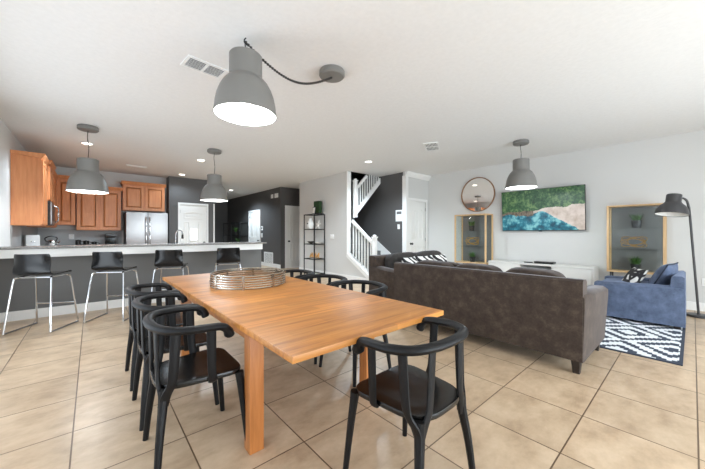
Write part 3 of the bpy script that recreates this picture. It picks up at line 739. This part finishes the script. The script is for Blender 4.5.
# ------------------------------------------------------------------ sofas
def make_sofa(name, label, cat, L, D, loc, rz, mat, legmat, hb, ha, nseat, armw=.16, backcush=True, legh=.12, nback=None, bt=.16, cushmat=None, flare=.05):
    """faces +Y, origin centre on floor"""
    s = thing(name, label, cat, loc, rz)
    x0, x1, y0, y1 = -L/2, L/2, -D/2, D/2
    MB().box(x0+.02, x1-.02, y0+.03, y1-.04, legh, .34, .02, 3).build('base', mat, s)
    MB().prism([(y0, legh), (y0+bt+.04, legh), (y0+bt-.01, hb-.03), (y0+bt-.035, hb-.005), (y0+.03, hb), (y0+.006, hb-.02)], x0+.004, x1-.004).build('backrest', mat, s, ang=25)
    for sx in (-1, 1):
        m = MB(); rings = []
        prof = [(0, legh), (armw, legh), (armw, ha-.06), (armw+.005, ha-.02), (armw-.03, ha), (.03, ha), (-.012, ha-.03), (-.014, ha-.09)]
        for t in (0, .03, .5, .97, 1.):
            y = y0+.01+(y1-y0-.01)*t; k = 1 if 0 < t < 1 else .93; dz = (.09*(1-t)*.7 if hb > .75 else .03*(1-t)); r = []
            for px, pz in prof:
                zz = pz+(dz if pz > ha-.2 else 0)
                xx = (px-armw/2)*k+armw/2
                yy = y+(flare*(pz-legh)/(ha-legh) if t > .9 else 0)
                r.append(Vector((sx*(L/2-xx), yy, zz if 0 < t < 1 else zz-.015*(pz > ha-.2))))
            rings.append(r)
        m.ring_loft(rings).build('armrest', mat, s, ang=50)
    iw = (L-2*armw-.01)/nseat
    for i in range(nseat):
        cxx = x0+armw+.005+iw*(i+.5)
        MB().pillow(iw/2-.004, (D-bt-.06)/2, .085, .45, .18, (cxx, (y0+bt+.03+y1)/2, .415), nu=32).build('seat_cushion', mat, s)
    nb = nback or nseat
    if backcush:
        bw = (L-2*armw-.02)/nb
        for i in range(nb):
            cxx = x0+armw+.01+bw*(i+.5)
            MB().pillow(bw/2-.004, .10, (hb-.46)/2+.03, .55, .3, (cxx, y0+bt+.11, .47+(hb-.46)/2), Matrix.Rotation(.16, 3, 'X'), nu=32).build('back_cushion', cushmat or mat, s)
    for x in (x0+.06, x1-.06):
        for y in (y0+.07, y1-.09):
            MB().sweep([(x, y, 0), (x, y, legh+.005)], [.05, .075], None, sq=True, up=(0, 1, 0)).build('leg', legmat, s)
    return s
make_sofa('sofa', 'long taupe velvet sofa with its back to the dining table', 'sofa', 2.07, .93, (3.54, 1.635, 0), -R90, 'velvet', 'blackleg', .81, .64, 3, flare=.13)
make_sofa('loveseat', 'taupe velvet loveseat with dark back cushions, facing the blue armchair', 'sofa', 1.86, .78, (4.36, 3.125, 0), PI, 'velvet', 'blackleg', .84, .62, 2, cushmat='charcoal_cloth')
make_sofa('armchair', 'slate blue velvet armchair on the diamond rug beside the floor lamp', 'armchair', .90, .88, (5.90, .50, .012), 0, 'blue', 'blackleg', .66, .505, 1, armw=.12, backcush=False, legh=.035, bt=.13, flare=0)
def cushion(label, mat, loc, rot, sz, cat='cushion', piping=None, name='throw_cushion', group=None):
    o = thing(name, label, cat, loc, 0, group); o.rotation_euler = rot
    m = MB(); n_ = 20
    def pz(u, v): return sz[2]*max(0, (1-abs(u)**2.6))**.55*max(0, (1-abs(v)**2.6))**.55
    g = {}
    for i in range(n_+1):
        for j in range(n_+1):
            u, v = -1+2*i/n_, -1+2*j/n_; pin = 1-.06*(1-abs(u)**2)*(abs(v)**4)-.0; pin2 = 1-.06*(1-abs(v)**2)*(abs(u)**4)
            for s_ in (-1, 1):
                if s_ == -1 and (i in (0, n_) or j in (0, n_)): g[-1, i, j] = g[1, i, j] if (1, i, j) in g else None
                if (s_, i, j) not in g or g[s_, i, j] is None:
                    g[s_, i, j] = m.b.verts.new((sz[0]*u*pin2, sz[1]*v*pin, s_*pz(u, v)))
                    if i in (0, n_) or j in (0, n_): g[-s_, i, j] = g[s_, i, j]
    for i in range(n_):
        for j in range(n_):
            for s_ in (-1, 1):
                m.b.faces.new((g[s_, i, j], g[s_, i+1, j], g[s_, i+1, j+1], g[s_, i, j+1]))
    m.build('cover', mat, o, ang=80)
    if piping:
        P = []
        for k in range(48):
            t = k/48*4; e = int(t); f = -1+2*(t-e)
            u, v = ((f, -1), (1, f), (-f, 1), (-1, -f))[e]
            P.append((sz[0]*u*(1-.06*(1-v*v)*(abs(u)**4)) if abs(v) < 1 else sz[0]*u, sz[1]*v*(1-.06*(1-u*u)) if abs(v) == 1 else sz[1]*v, 0))
        MB().tube(P, .008, 6, True).build('piping', piping, o)
    return o
zg = 'zebra print cushions on the loveseat'
for lab, x, y, a in (('zebra print cushion at the left of the loveseat', 3.80, 2.93, .15), ('zebra print cushion in the middle of the row on the loveseat', 4.22, 2.94, -.1), ('zebra print cushion at the right of the loveseat', 4.66, 2.93, .1)):
    cushion(lab, 'zebra', (x, y, .655), (math.radians(72), .06*a, a), (.21, .18, .075), group=zg)
cushion('slate blue piped cushion leaning on the back of the blue armchair', 'blue', (5.86, .27, .60), (math.radians(64), 0, PI-.15), (.25, .22, .09), piping='bluedark')
cushion('black and white leaf print cushion on the blue armchair', 'leafprint', (5.80, .56, .565), (math.radians(58), .0, PI+.5), (.18, .165, .06))

# rug
rg = thing('area_rug', 'black and white diamond pattern rug under the blue armchair', 'rug', (5.02, 1.32, 0))
MB().box(-.975, .975, -1.235, 1.235, 0, .010).build('rug_field', 'rug', rg, False)
e_ = MB()
e_.box(-1.0, -.975, -1.26, 1.26, 0, .0108).box(.975, 1.0, -1.26, 1.26, 0, .0108).box(-.975, .975, -1.26, -1.235, 0, .0108).box(-.975, .975, 1.235, 1.26, 0, .0108)
e_.build('rug_binding', 'rugedge', rg, False)

# ------------------------------------------------------------------ television wall
tv = thing('television', 'wall mounted television showing an aerial beach view', 'television', (XR-.11, 2.09, 1.69)); tv.rotation_euler = (0, math.radians(-4), 0)
MB().box(.0, .035, -.76, .76, -.435, .435, .006).build('bezel', 'plastic', tv)
MB().box(-.003, .0, -.75, .75, -.42, .427).build('screen', 'picture', tv, False)
MB().box(.035, .09, -.25, .25, -.18, .22).build('wall_bracket', 'blackmetal', tv, False)
MB().box(-.004, .02, -.03, .03, -.449, -.435).build('sensor', 'plastic', tv, False)
mr = thing('round_mirror', 'round mirror in a thin brown wooden frame on the television wall', 'mirror', (XR-.001, 3.46, 2.15))
MB().lathe([(.40, 0), (.42, 0), (.42, -.035), (.40, -.035)], (0, 0, 0), 56, 'X', True).build('frame', 'walnut', mr)
MB().lathe([(.40, -.004), (.40, -.02), (.002, -.02)], (0, 0, 0), 56, 'X').build('glass', 'mirror', mr, False)

def display_cabinet(label, x1, y0, y1, z0, z1, d):
    o = thing('display_cabinet', label, 'display cabinet', (x1, (y0+y1)/2, 0), 0, 'bamboo display cabinets on the television wall'); w = (y1-y0)/2; t = .032
    f = MB()
    for x in (-d, -t):
        for y in (-w, w-t): f.box(x, x+t, y, y+t, z0, z1)
    f.box(-d, 0, -w, w, z1, z1+.025).box(-d, 0, -w, w, z0-.025, z0)
    f.build('frame', 'bamboo', o, False)
    MB().box(-.012, -.004, -w+t, w-t, z0, z1).build('back_panel', 'greyback', o, False)
    for y in (-w+.012, w-.016): MB().box(-d+t, -t, y, y+.004, z0, z1).build('side_pane', 'glass', o, False)
    MB().box(-d+.012, -d+.016, -w+t, w-t, z0+.01, z1-.01).build('glass_door', 'glass', o, False)
    for i in (1, 2):
        zz = z0+(z1-z0)*i/3; MB().box(-d+t, -t, -w+.02, w-.02, zz-.004, zz+.004).build('shelf', 'glass', o, False)
    for x in (-d+.03, -.03):
        for y in (-w+.05, w-.05): MB().tube([(x, y, 0), (x, y, z0-.024)], .013).build('leg', 'lampdark', o)
    return o
D1 = display_cabinet('bamboo framed glass display cabinet behind the blue armchair', XR-.025, .28, 1.00, .56, 1.66, .26)
D2 = display_cabinet('bamboo framed glass display cabinet under the round mirror', XR-.025, 3.08, 3.86, .52, 1.63, .37)
def grass_pot(label, loc, s=1.):
    o = thing('grass_plant', label, 'potted plant', loc, 0, 'potted grasses in the display cabinets')
    MB().lathe([(.04*s, 0), (.052*s, .085*s), (.052*s, .09*s), (.045*s, .09*s), (.042*s, .075*s), (.002, .075*s)], (0, 0, 0), 18).build('pot', 'pot', o)
    m = MB()
    for k in range(110):
        a = random.uniform(0, 2*PI); r = random.uniform(0, .035)*s; l_ = random.uniform(.07, .13)*s; t = random.uniform(.1, .75)
        p0 = Vector((r*math.cos(a), r*math.sin(a), .075*s)); dr = Vector((math.cos(a)*t, math.sin(a)*t, 1)).normalized(); sd = Vector((-math.sin(a), math.cos(a), 0))*.004*s
        p1 = p0+dr*l_*.6; p2 = p0+dr*l_+Vector((math.cos(a), math.sin(a), -.2))*l_*.12
        v = [m.b.verts.new(q) for q in (p0-sd, p0+sd, p1+sd*.8, p1-sd*.8, p2)]
        m.b.faces.new((v[0], v[1], v[2], v[3])); m.b.faces.new((v[3], v[2], v[4]))
    m.build('foliage', 'leaf', o)
    return o
def ornament(label, loc):
    o = thing('gold_ornament', label, 'ornament', loc, 0, 'gold knot ornaments in the display cabinets')
    m = MB()
    for k, (a_, w_, h_, o_) in enumerate(((.38, .17, .062, 0), (-.38, .17, .062, 0), (.0, .15, .05, .02), (.12, .11, .085, -.03))):
        rot = Matrix.Rotation(a_, 3, 'X') @ Matrix.Rotation(.12*(k-1), 3, 'Z')
        m.tube([rot @ Vector((.02*math.sin(4*PI*i/32), w_*math.cos(2*PI*i/32)+o_, h_*math.sin(2*PI*i/32)))+Vector((0, 0, .128)) for i in range(32)], .006, 6, True)
    b_ = m.build('knot', 'gold', o); 
    return o
xx = XR-.025-.13
q = lambda z0, z1, i: z0+(z1-z0)*i/3+.004
grass_pot('potted grass on the top glass shelf of the cabinet behind the armchair', (xx, .63, q(.56, 1.66, 2)), 1.35)
ornament('gold knot ornament on the middle shelf of the cabinet behind the armchair', (xx, .66, q(.56, 1.66, 1)))
grass_pot('potted grass at the bottom of the cabinet behind the armchair', (xx, .64, .56), 1.35)
xx = XR-.025-.17
grass_pot('potted grass on the top glass shelf of the cabinet under the mirror', (xx, 3.52, q(.52, 1.63, 2)), 1.35)
ornament('gold knot ornament on the middle shelf of the cabinet under the mirror', (xx, 3.50, q(.52, 1.63, 1)))
grass_pot('potted grass at the bottom of the cabinet under the mirror', (xx, 3.50, .52), 1.35)
# media console
mc = thing('media_console', 'low white media console under the television', 'console', (XR-.23, 2.08, 0))
MB().box(-.20, .20, -.93, .93, .56, .595, .004).box(-.20, .20, -.93, -.90, .06, .56).box(-.20, .20, .90, .93, .06, .56).box(-.20, .20, -.30, -.28, .06, .56).box(-.20, .20, .28, .30, .06, .56).box(-.20, .20, -.9, .9, .06, .085).box(.185, .2, -.9, .9, .085, .56).box(-.20, .18, -.28, .28, .40, .415).build('carcass', 'console', mc, False)
for y0, y1 in ((-.898, -.302), (.302, .898)):
    d = MB().box(-.218, -.202, y0, y1, .09, .555, .002).build('door', 'console', mc)
    ky = y1-.05 if y0 < 0 else y0+.05
    MB().lathe([(.012, -.218), (.012, -.235), (.002, -.236)], (0, ky, .40), 12, 'X').build('knob', 'steel', d)
MB().box(-.19, .19, -.92, .92, 0, .06).build('plinth', 'console', mc, False)
o = thing('game_console', 'flat black media box on top of the white console', 'media box', (XR-.25, 1.96, .596))
MB().box(-.09, .09, -.17, .17, .004, .04, .006).build('body', 'plastic', o)
MB().box(-.092, -.09, -.12, .06, .018, .022).build('slot', 'chrome', o, False)
o = thing('remote_control', 'black remote lying beside the media box', 'remote', (XR-.31, 2.24, .596), .3)
MB().box(-.02, .02, -.08, .08, 0, .018, .005).build('body', 'plastic', o)
MB().box(-.012, .012, -.06, .05, .018, .020).build('button_pad', 'lampdark', o, False)
o = thing('set_top_box', 'black receiver in the open middle bay of the console', 'media box', (XR-.30, 2.06, .416))
MB().box(-.10, .12, -.20, .20, .006, .06, .005).build('body', 'plastic', o)
MB().box(-.102, -.10, -.1, .1, .025, .04).build('display', 'lampdark', o, False)
o = thing('electric_outlet', 'white outlet plate low on the wall beside the floor lamp', 'outlet', (XR-.001, -.13, .45))
MB().box(-.006, 0, -.04, .04, -.06, .06, .002).build('cover_plate', 'whiteplastic', o)
MB().box(-.009, -.006, -.015, .015, .01, .04).box(-.009, -.006, -.015, .015, -.04, -.01).build('socket', 'ceramic', o, False)

# floor lamp
fl = thing('floor_lamp', 'tall dark grey dome floor lamp beside the blue armchair', 'floor lamp', (6.60, -.055, 0))
MB().lathe([(.13, 0), (.135, .006), (.135, .022), (.125, .03), (.02, .034), (.016, .05)], (0, 0, 0), 32).build('base', 'lampdark', fl)
MB().tube(bez([(0, 0, .03), (-.025, .045, .8), (-.05, .085, 1.48), (-.055, .098, 1.60), (-.065, .115, 1.68), (-.09, .15, 1.715), (-.115, .19, 1.705)], 6), .014, 10).build('pole', 'lampdark', fl)
shp = [(.02, .0), (.062, 0), (.07, -.008), (.07, -.10), (.085, -.125), (.115, -.155), (.138, -.20), (.147, -.25), (.15, -.27)]
m = MB(); m.lathe(shp+[(r-.005, z) for r, z in reversed(shp[1:])]+[(.02, -.006)], (0, 0, 0), 32, closed=True)
shd = m.build('lamp_shade', 'lampdark', fl); shd.location = (-.14, .235, 1.775); shd.rotation_euler = (.10, .16, 0); shd.scale = (1.2, 1.2, 1.12)
MB().lathe([(.1435, -.265)]+[(r-.0075, z) for r, z in reversed(shp[2:-1])]+[(.004, -.03), (.004, -.028)]+[(r-.0055, z) for r, z in shp[2:-1]]+[(.1445, -.265)], (0, 0, 0), 32, closed=True).build('shade_lining', 'lining', shd)
MB().lathe([(.015, -.04), (.02, -.09), (.04, -.13), (.04, -.17), (.015, -.2), (.002, -.2)], (0, 0, 0), 16).build('bulb', 'ceramic', shd)
MB().lathe([(.022, -.02), (.022, .02)], (-.12, .19, 1.70), 12).build('joint', 'lampdark', fl)

# ------------------------------------------------------------------ metal shelf by the light wall
def etagere(label, loc, rz, L, D, Hh, ntier, mid=True):
    """runs along local x, depth +y"""
    o = thing('metal_shelf', label, 'shelf', loc, rz); t = .022
    for x in ((0, L/2-t/2, L-t) if mid else (0, L-t)):
        for y in (0, D-t): MB().box(x, x+t, y, y+t, 0, Hh-t).build('upright', 'blackmetal', o, False)
    m = MB()
    for k in range(ntier+1):
        z = .06+(Hh-.06-t)*k/ntier
        m.box(0, L, 0, t, z, z+t).box(0, L, D-t, D, z, z+t)
        for x in ((0, L/2-t/2, L-t) if mid else (0, L-t)): m.box(x, x+t, t, D-t, z, z+t)
    m.build('frame', 'blackmetal', o, False)
    for k in range(ntier+1):
        z = .06+(Hh-.06-t)*k/ntier
        MB().box(.004, L-.004, .004, D-.004, z+t+.0005, z+t+.006).build('shelf', 'glass', o, False)
    return o, [.06+(Hh-.06-t)*k/ntier+t+.0065 for k in range(ntier+1)]
et, ez = etagere('black metal and glass shelf against the light wall', (LW-.022, 6.80, 0), R90, .54, .36, 1.74, 4, False)
ex = LW-.18
# moss block and frame on top
o = thing('moss_planter', 'square green moss block on top of the black metal shelf', 'plant', (4.80, 6.97, ez[4]))
MB().box(-.06, .06, -.13, .13, 0, .03, .004).build('tray', 'pot', o)
m = MB(); m.box(-.055, .055, -.125, .125, .03, .36, .02, 3)
bmesh.ops.subdivide_edges(m.b, edges=m.b.edges[:], cuts=4, use_grid_fill=True)
for v in m.b.verts: v.co += Vector((random.uniform(-1, 1), random.uniform(-1, 1), random.uniform(-1, 1)))*.008 if v.co.z > .04 else Vector()
m.build('foliage', 'moss', o)
o = thing('photo_frame', 'small white photo frame standing before the moss block', 'photo frame', (4.69, 7.02, ez[4])); o.rotation_euler = (0, .14, 0)
MB().box(-.007, .007, -.075, .075, 0, .20, .003).build('frame', 'plastic', o)
MB().box(-.009, -.007, -.06, .06, .018, .182).build('print', 'ceramic', o, False)
MB().prism([(.007, .12), (.007, .1), (.05, .003), (.056, .006)], -.02, .02, 'XZ').build('stand', 'plastic', o, False)
o = thing('vase', 'white ceramic jar with a dark spot on the upper left shelf', 'vase', (4.69, 7.18, ez[3]))
MB().lathe([(.06, 0), (.085, .04), (.095, .13), (.08, .2), (.045, .25), (.04, .29), (.05, .30), (.04, .30), (.03, .26), (.004, .25)], (0, 0, 0), 24).build('body', 'ceramic', o)
MB().lathe([(.022, -.101), (.022, -.088), (.002, -.088)], (0, 0, .15), 12, 'X').build('spot', 'pot', o)
o = thing('starfish', 'white starfish ornament propped on the upper right shelf', 'ornament', (4.80, 6.95, ez[3]+.115)); o.rotation_euler = (0, .25, 0)
m = MB()
for k in range(5):
    a = PI/2+2*PI*k/5; m.sweep([(0, 0, 0), (0, .07*math.cos(a), .07*math.sin(a)), (0, .14*math.cos(a), .14*math.sin(a))], [.06, .045, .012], [.04, .03, .012], up=(1, 0, 0))
m.build('body', 'ceramic', o)
o = thing('black_bowl', 'flat black bowl on the middle tier of the black metal shelf', 'bowl', (4.72, 7.19, ez[2]))
MB().lathe([(.04, 0), (.085, .03), (.11, .06), (.103, .06), (.08, .035), (.004, .015)], (0, 0, 0), 24).build('body', 'pot', o)
o = thing('white_dish', 'low white dish on the middle tier of the black metal shelf', 'dish', (4.80, 6.94, ez[2]))
MB().lathe([(.05, 0), (.09, .03), (.11, .05), (.103, .05), (.08, .03), (.004, .012)], (0, 0, 0), 24).build('body', 'ceramic', o)
o = thing('driftwood_ornament', 'amber branching ornament on the lower tier of the metal shelf', 'ornament', (4.75, 7.07, ez[1]))
m = MB(); m.tube(bez([(0, .3, .03), (0, .15, .06), (.02, 0, .05), (0, -.18, .07), (0, -.3, .16)], 5), [.022]*21)
for k in range(9):
    y = .28-.07*k; m.tube(bez([(0, y, .05), (.015, y-.02, .1+.03*(k % 3)), (-.01, y-.05, .14+.04*(k % 2))], 3), [.02, .019, .017, .015, .013, .011, .007])
    if k % 2 == 0: m.tube([(0, y, .05), (.03, y, .0)], [.016, .012])
m.build('branch', 'driftwood', o).scale = (.8, .75, .9)
o = thing('light_switch', 'white light switch plate right of the black metal shelf', 'light switch', (LW-.001, 6.5, 1.12))
MB().box(-.006, 0, -.085, .085, -.06, .06, .002).build('cover_plate', 'whiteplastic', o)
MB().box(-.011, -.006, -.045, -.015, -.03, .03).box(-.011, -.006, .015, .045, -.03, .03).build('rocker', 'ceramic', o, False)
# hall etagere
et2, hz = etagere('dark metal shelf standing far down the charcoal hall', (DW-.022, 12.05, 0), R90, 2.0, .35, 1.66, 3)
o = thing('framed_plant', 'small dark potted plant on the hall shelf', 'potted plant', (DW-.18, 13.0, hz[2]))
MB().lathe([(.06, 0), (.09, .12), (.08, .12), (.004, .1)], (0, 0, 0), 16).build('pot', 'pot', o)
m = MB()
for k in range(40):
    a = random.uniform(0, 2*PI); l_ = random.uniform(.12, .26); t = random.uniform(.2, .9)
    p1 = Vector((math.cos(a)*t*l_, math.sin(a)*t*l_, .11+l_*.9)); m.sweep([(0, 0, .1), p1*.6+Vector((0, 0, .05)), p1], [.01, .04, .006], [.006, .008, .004])
m.build('foliage', 'leaf', o); o.name = 'potted_plant'
o = thing('candle_jar', 'small white jar on the far shelf in the hall', 'jar', (DW-.18, 13.6, hz[1]))
MB().lathe([(.07, 0), (.075, .02), (.075, .16), (.06, .17), (.004, .165)], (0, 0, 0), 18).build('body', 'ceramic', o)
MB().lathe([(.076, .171), (.076, .2), (.01, .205)], (0, 0, 0), 18).build('lid', 'pot', o)
o = thing('planter', 'brown planter with foliage on the lower hall shelf', 'potted plant', (DW-.18, 12.75, hz[1]))
MB().lathe([(.09, 0), (.13, .2), (.12, .2), (.004, .18)], (0, 0, 0), 18).build('pot', 'walnut', o)
m = MB()
for k in range(40):
    a = random.uniform(0, 2*PI); l_ = random.uniform(.1, .2); p1 = Vector((math.cos(a)*l_*.7, math.sin(a)*l_*.7, .2+l_)); m.sweep([(0, 0, .18), p1*.6+Vector((0, 0, .08)), p1], [.01, .04, .006], [.006, .008, .004])
m.build('foliage', 'leaf', o)
# hall wall fittings
def plate(name, label, cat, x, y, z, w_, h_, parts):
    o = thing(name, label, cat, (x, y, z))
    MB().box(-.012, 0, -w_/2, w_/2, -h_/2, h_/2, .003).build('housing', 'whiteplastic', o)
    for nm, mat, y0, y1, z0, z1 in parts: MB().box(-.016, -.012, y0, y1, z0, z1).build(nm, mat, o, False)
    return o
plate('door_chime', 'white door chime box high on the charcoal hall wall, left one', 'door chime', DW-.001, 9.93, 2.53, .17, .14, [('grille', 'ceramic', -.06, .06, -.04, .04)])
plate('door_chime', 'wider white chime box high on the charcoal hall wall, right one', 'door chime', DW-.001, 9.60, 2.53, .26, .15, [('grille', 'ceramic', -.1, .1, -.04, .04)])
plate('thermostat', 'white thermostat on the charcoal wall beside the far hall door', 'thermostat', DW-.001, 10.78, 1.40, .16, .15, [('display', 'greyback', -.05, .05, -.03, .04)])
plate('light_switch', 'white light switch below the thermostat on the charcoal wall', 'light switch', DW-.001, 10.78, 1.13, .12, .16, [('rocker', 'ceramic', -.025, .025, -.05, .05)])
o = thing('return_air_grille', 'white return air grille low on the charcoal hall wall', 'air vent', (DW-.001, 10.22, .27))
MB().box(-.012, 0, -.36, -.32, -.25, .25).box(-.012, 0, .32, .36, -.25, .25).box(-.012, 0, -.32, .32, .21, .25).box(-.012, 0, -.32, .32, -.25, -.21).build('frame', 'whiteplastic', o, False)
m = MB()
for k in range(16): m.box(-.010, -.004, -.32, .32, -.21+k*.0265, -.21+k*.0265+.018)
m.build('louvre', 'whiteplastic', o, False)
plate('alarm_keypad', 'white alarm keypad on the charcoal stair wall', 'keypad', SX-.001, 5.10, 1.67, .24, .30, [('display', 'greyback', -.08, .08, .04, .11), ('button_pad', 'ceramic', -.08, .08, -.11, .0)])
plate('light_switch', 'white light switch under the alarm keypad on the stair wall', 'light switch', SX-.001, 5.12, 1.38, .08, .13, [('rocker', 'ceramic', -.018, .018, -.035, .035)])

# ------------------------------------------------------------------ light
def area(name, loc, rot, sx, sy, e, col=(1, 1, 1), spread=PI):
    l = bpy.data.lights.new(name, 'AREA'); l.shape = 'RECTANGLE'; l.size = sx; l.size_y = sy; l.energy = e; l.color = col; l.spread = spread
    o = bpy.data.objects.new(name, l); COL.objects.link(o); o.location = loc; o.rotation_euler = rot; return o
area('daylight_back', ((bx0+bx1)/2, YB-.35, 1.15), (PI/2-.22, 0, 0), bx1-bx0, 2.2, 152, (.86, .94, 1), 2.5)
area('daylight_left', (XL-.35, (wy0+wy1)/2, 1.25), (PI/2, 0, -PI/2), wy1-wy0, 2.0, 16, (.88, .95, 1))
# added fill lamps aimed up through both windows to brighten the ceiling
area('ceiling_fill', (XL-.55, 4.0, .15), (PI/2+math.radians(32), 0, -PI/2), 1.8, .7, 12, (.88, .94, 1))
area('ceiling_fill', (2.6, YB-.55, .15), (PI/2+math.radians(35), 0, 0), 4.5, .7, 8, (.88, .95, 1))
W = bpy.data.worlds.new('sky'); S.world = W; W.use_nodes = True
bg = W.node_tree.nodes['Background']; bg.inputs[0].default_value = (.80, .88, 1, 1); bg.inputs[1].default_value = 1.5

# ------------------------------------------------------------------ camera
cam = bpy.data.cameras.new('camera'); cam.sensor_width = 36; cam.lens = 298/705*36; cam.shift_y = -1/705; cam.clip_start = .02
co = bpy.data.objects.new('camera', cam); COL.objects.link(co); co.location = (0, 0, 1.2); co.rotation_euler = (PI/2, 0, math.radians(-41.2))
S.camera = co
S.view_settings.view_transform = 'Standard'; S.view_settings.look = 'None'; S.view_settings.gamma = 1.; S.view_settings.use_curve_mapping = False
S.view_settings.exposure = .62
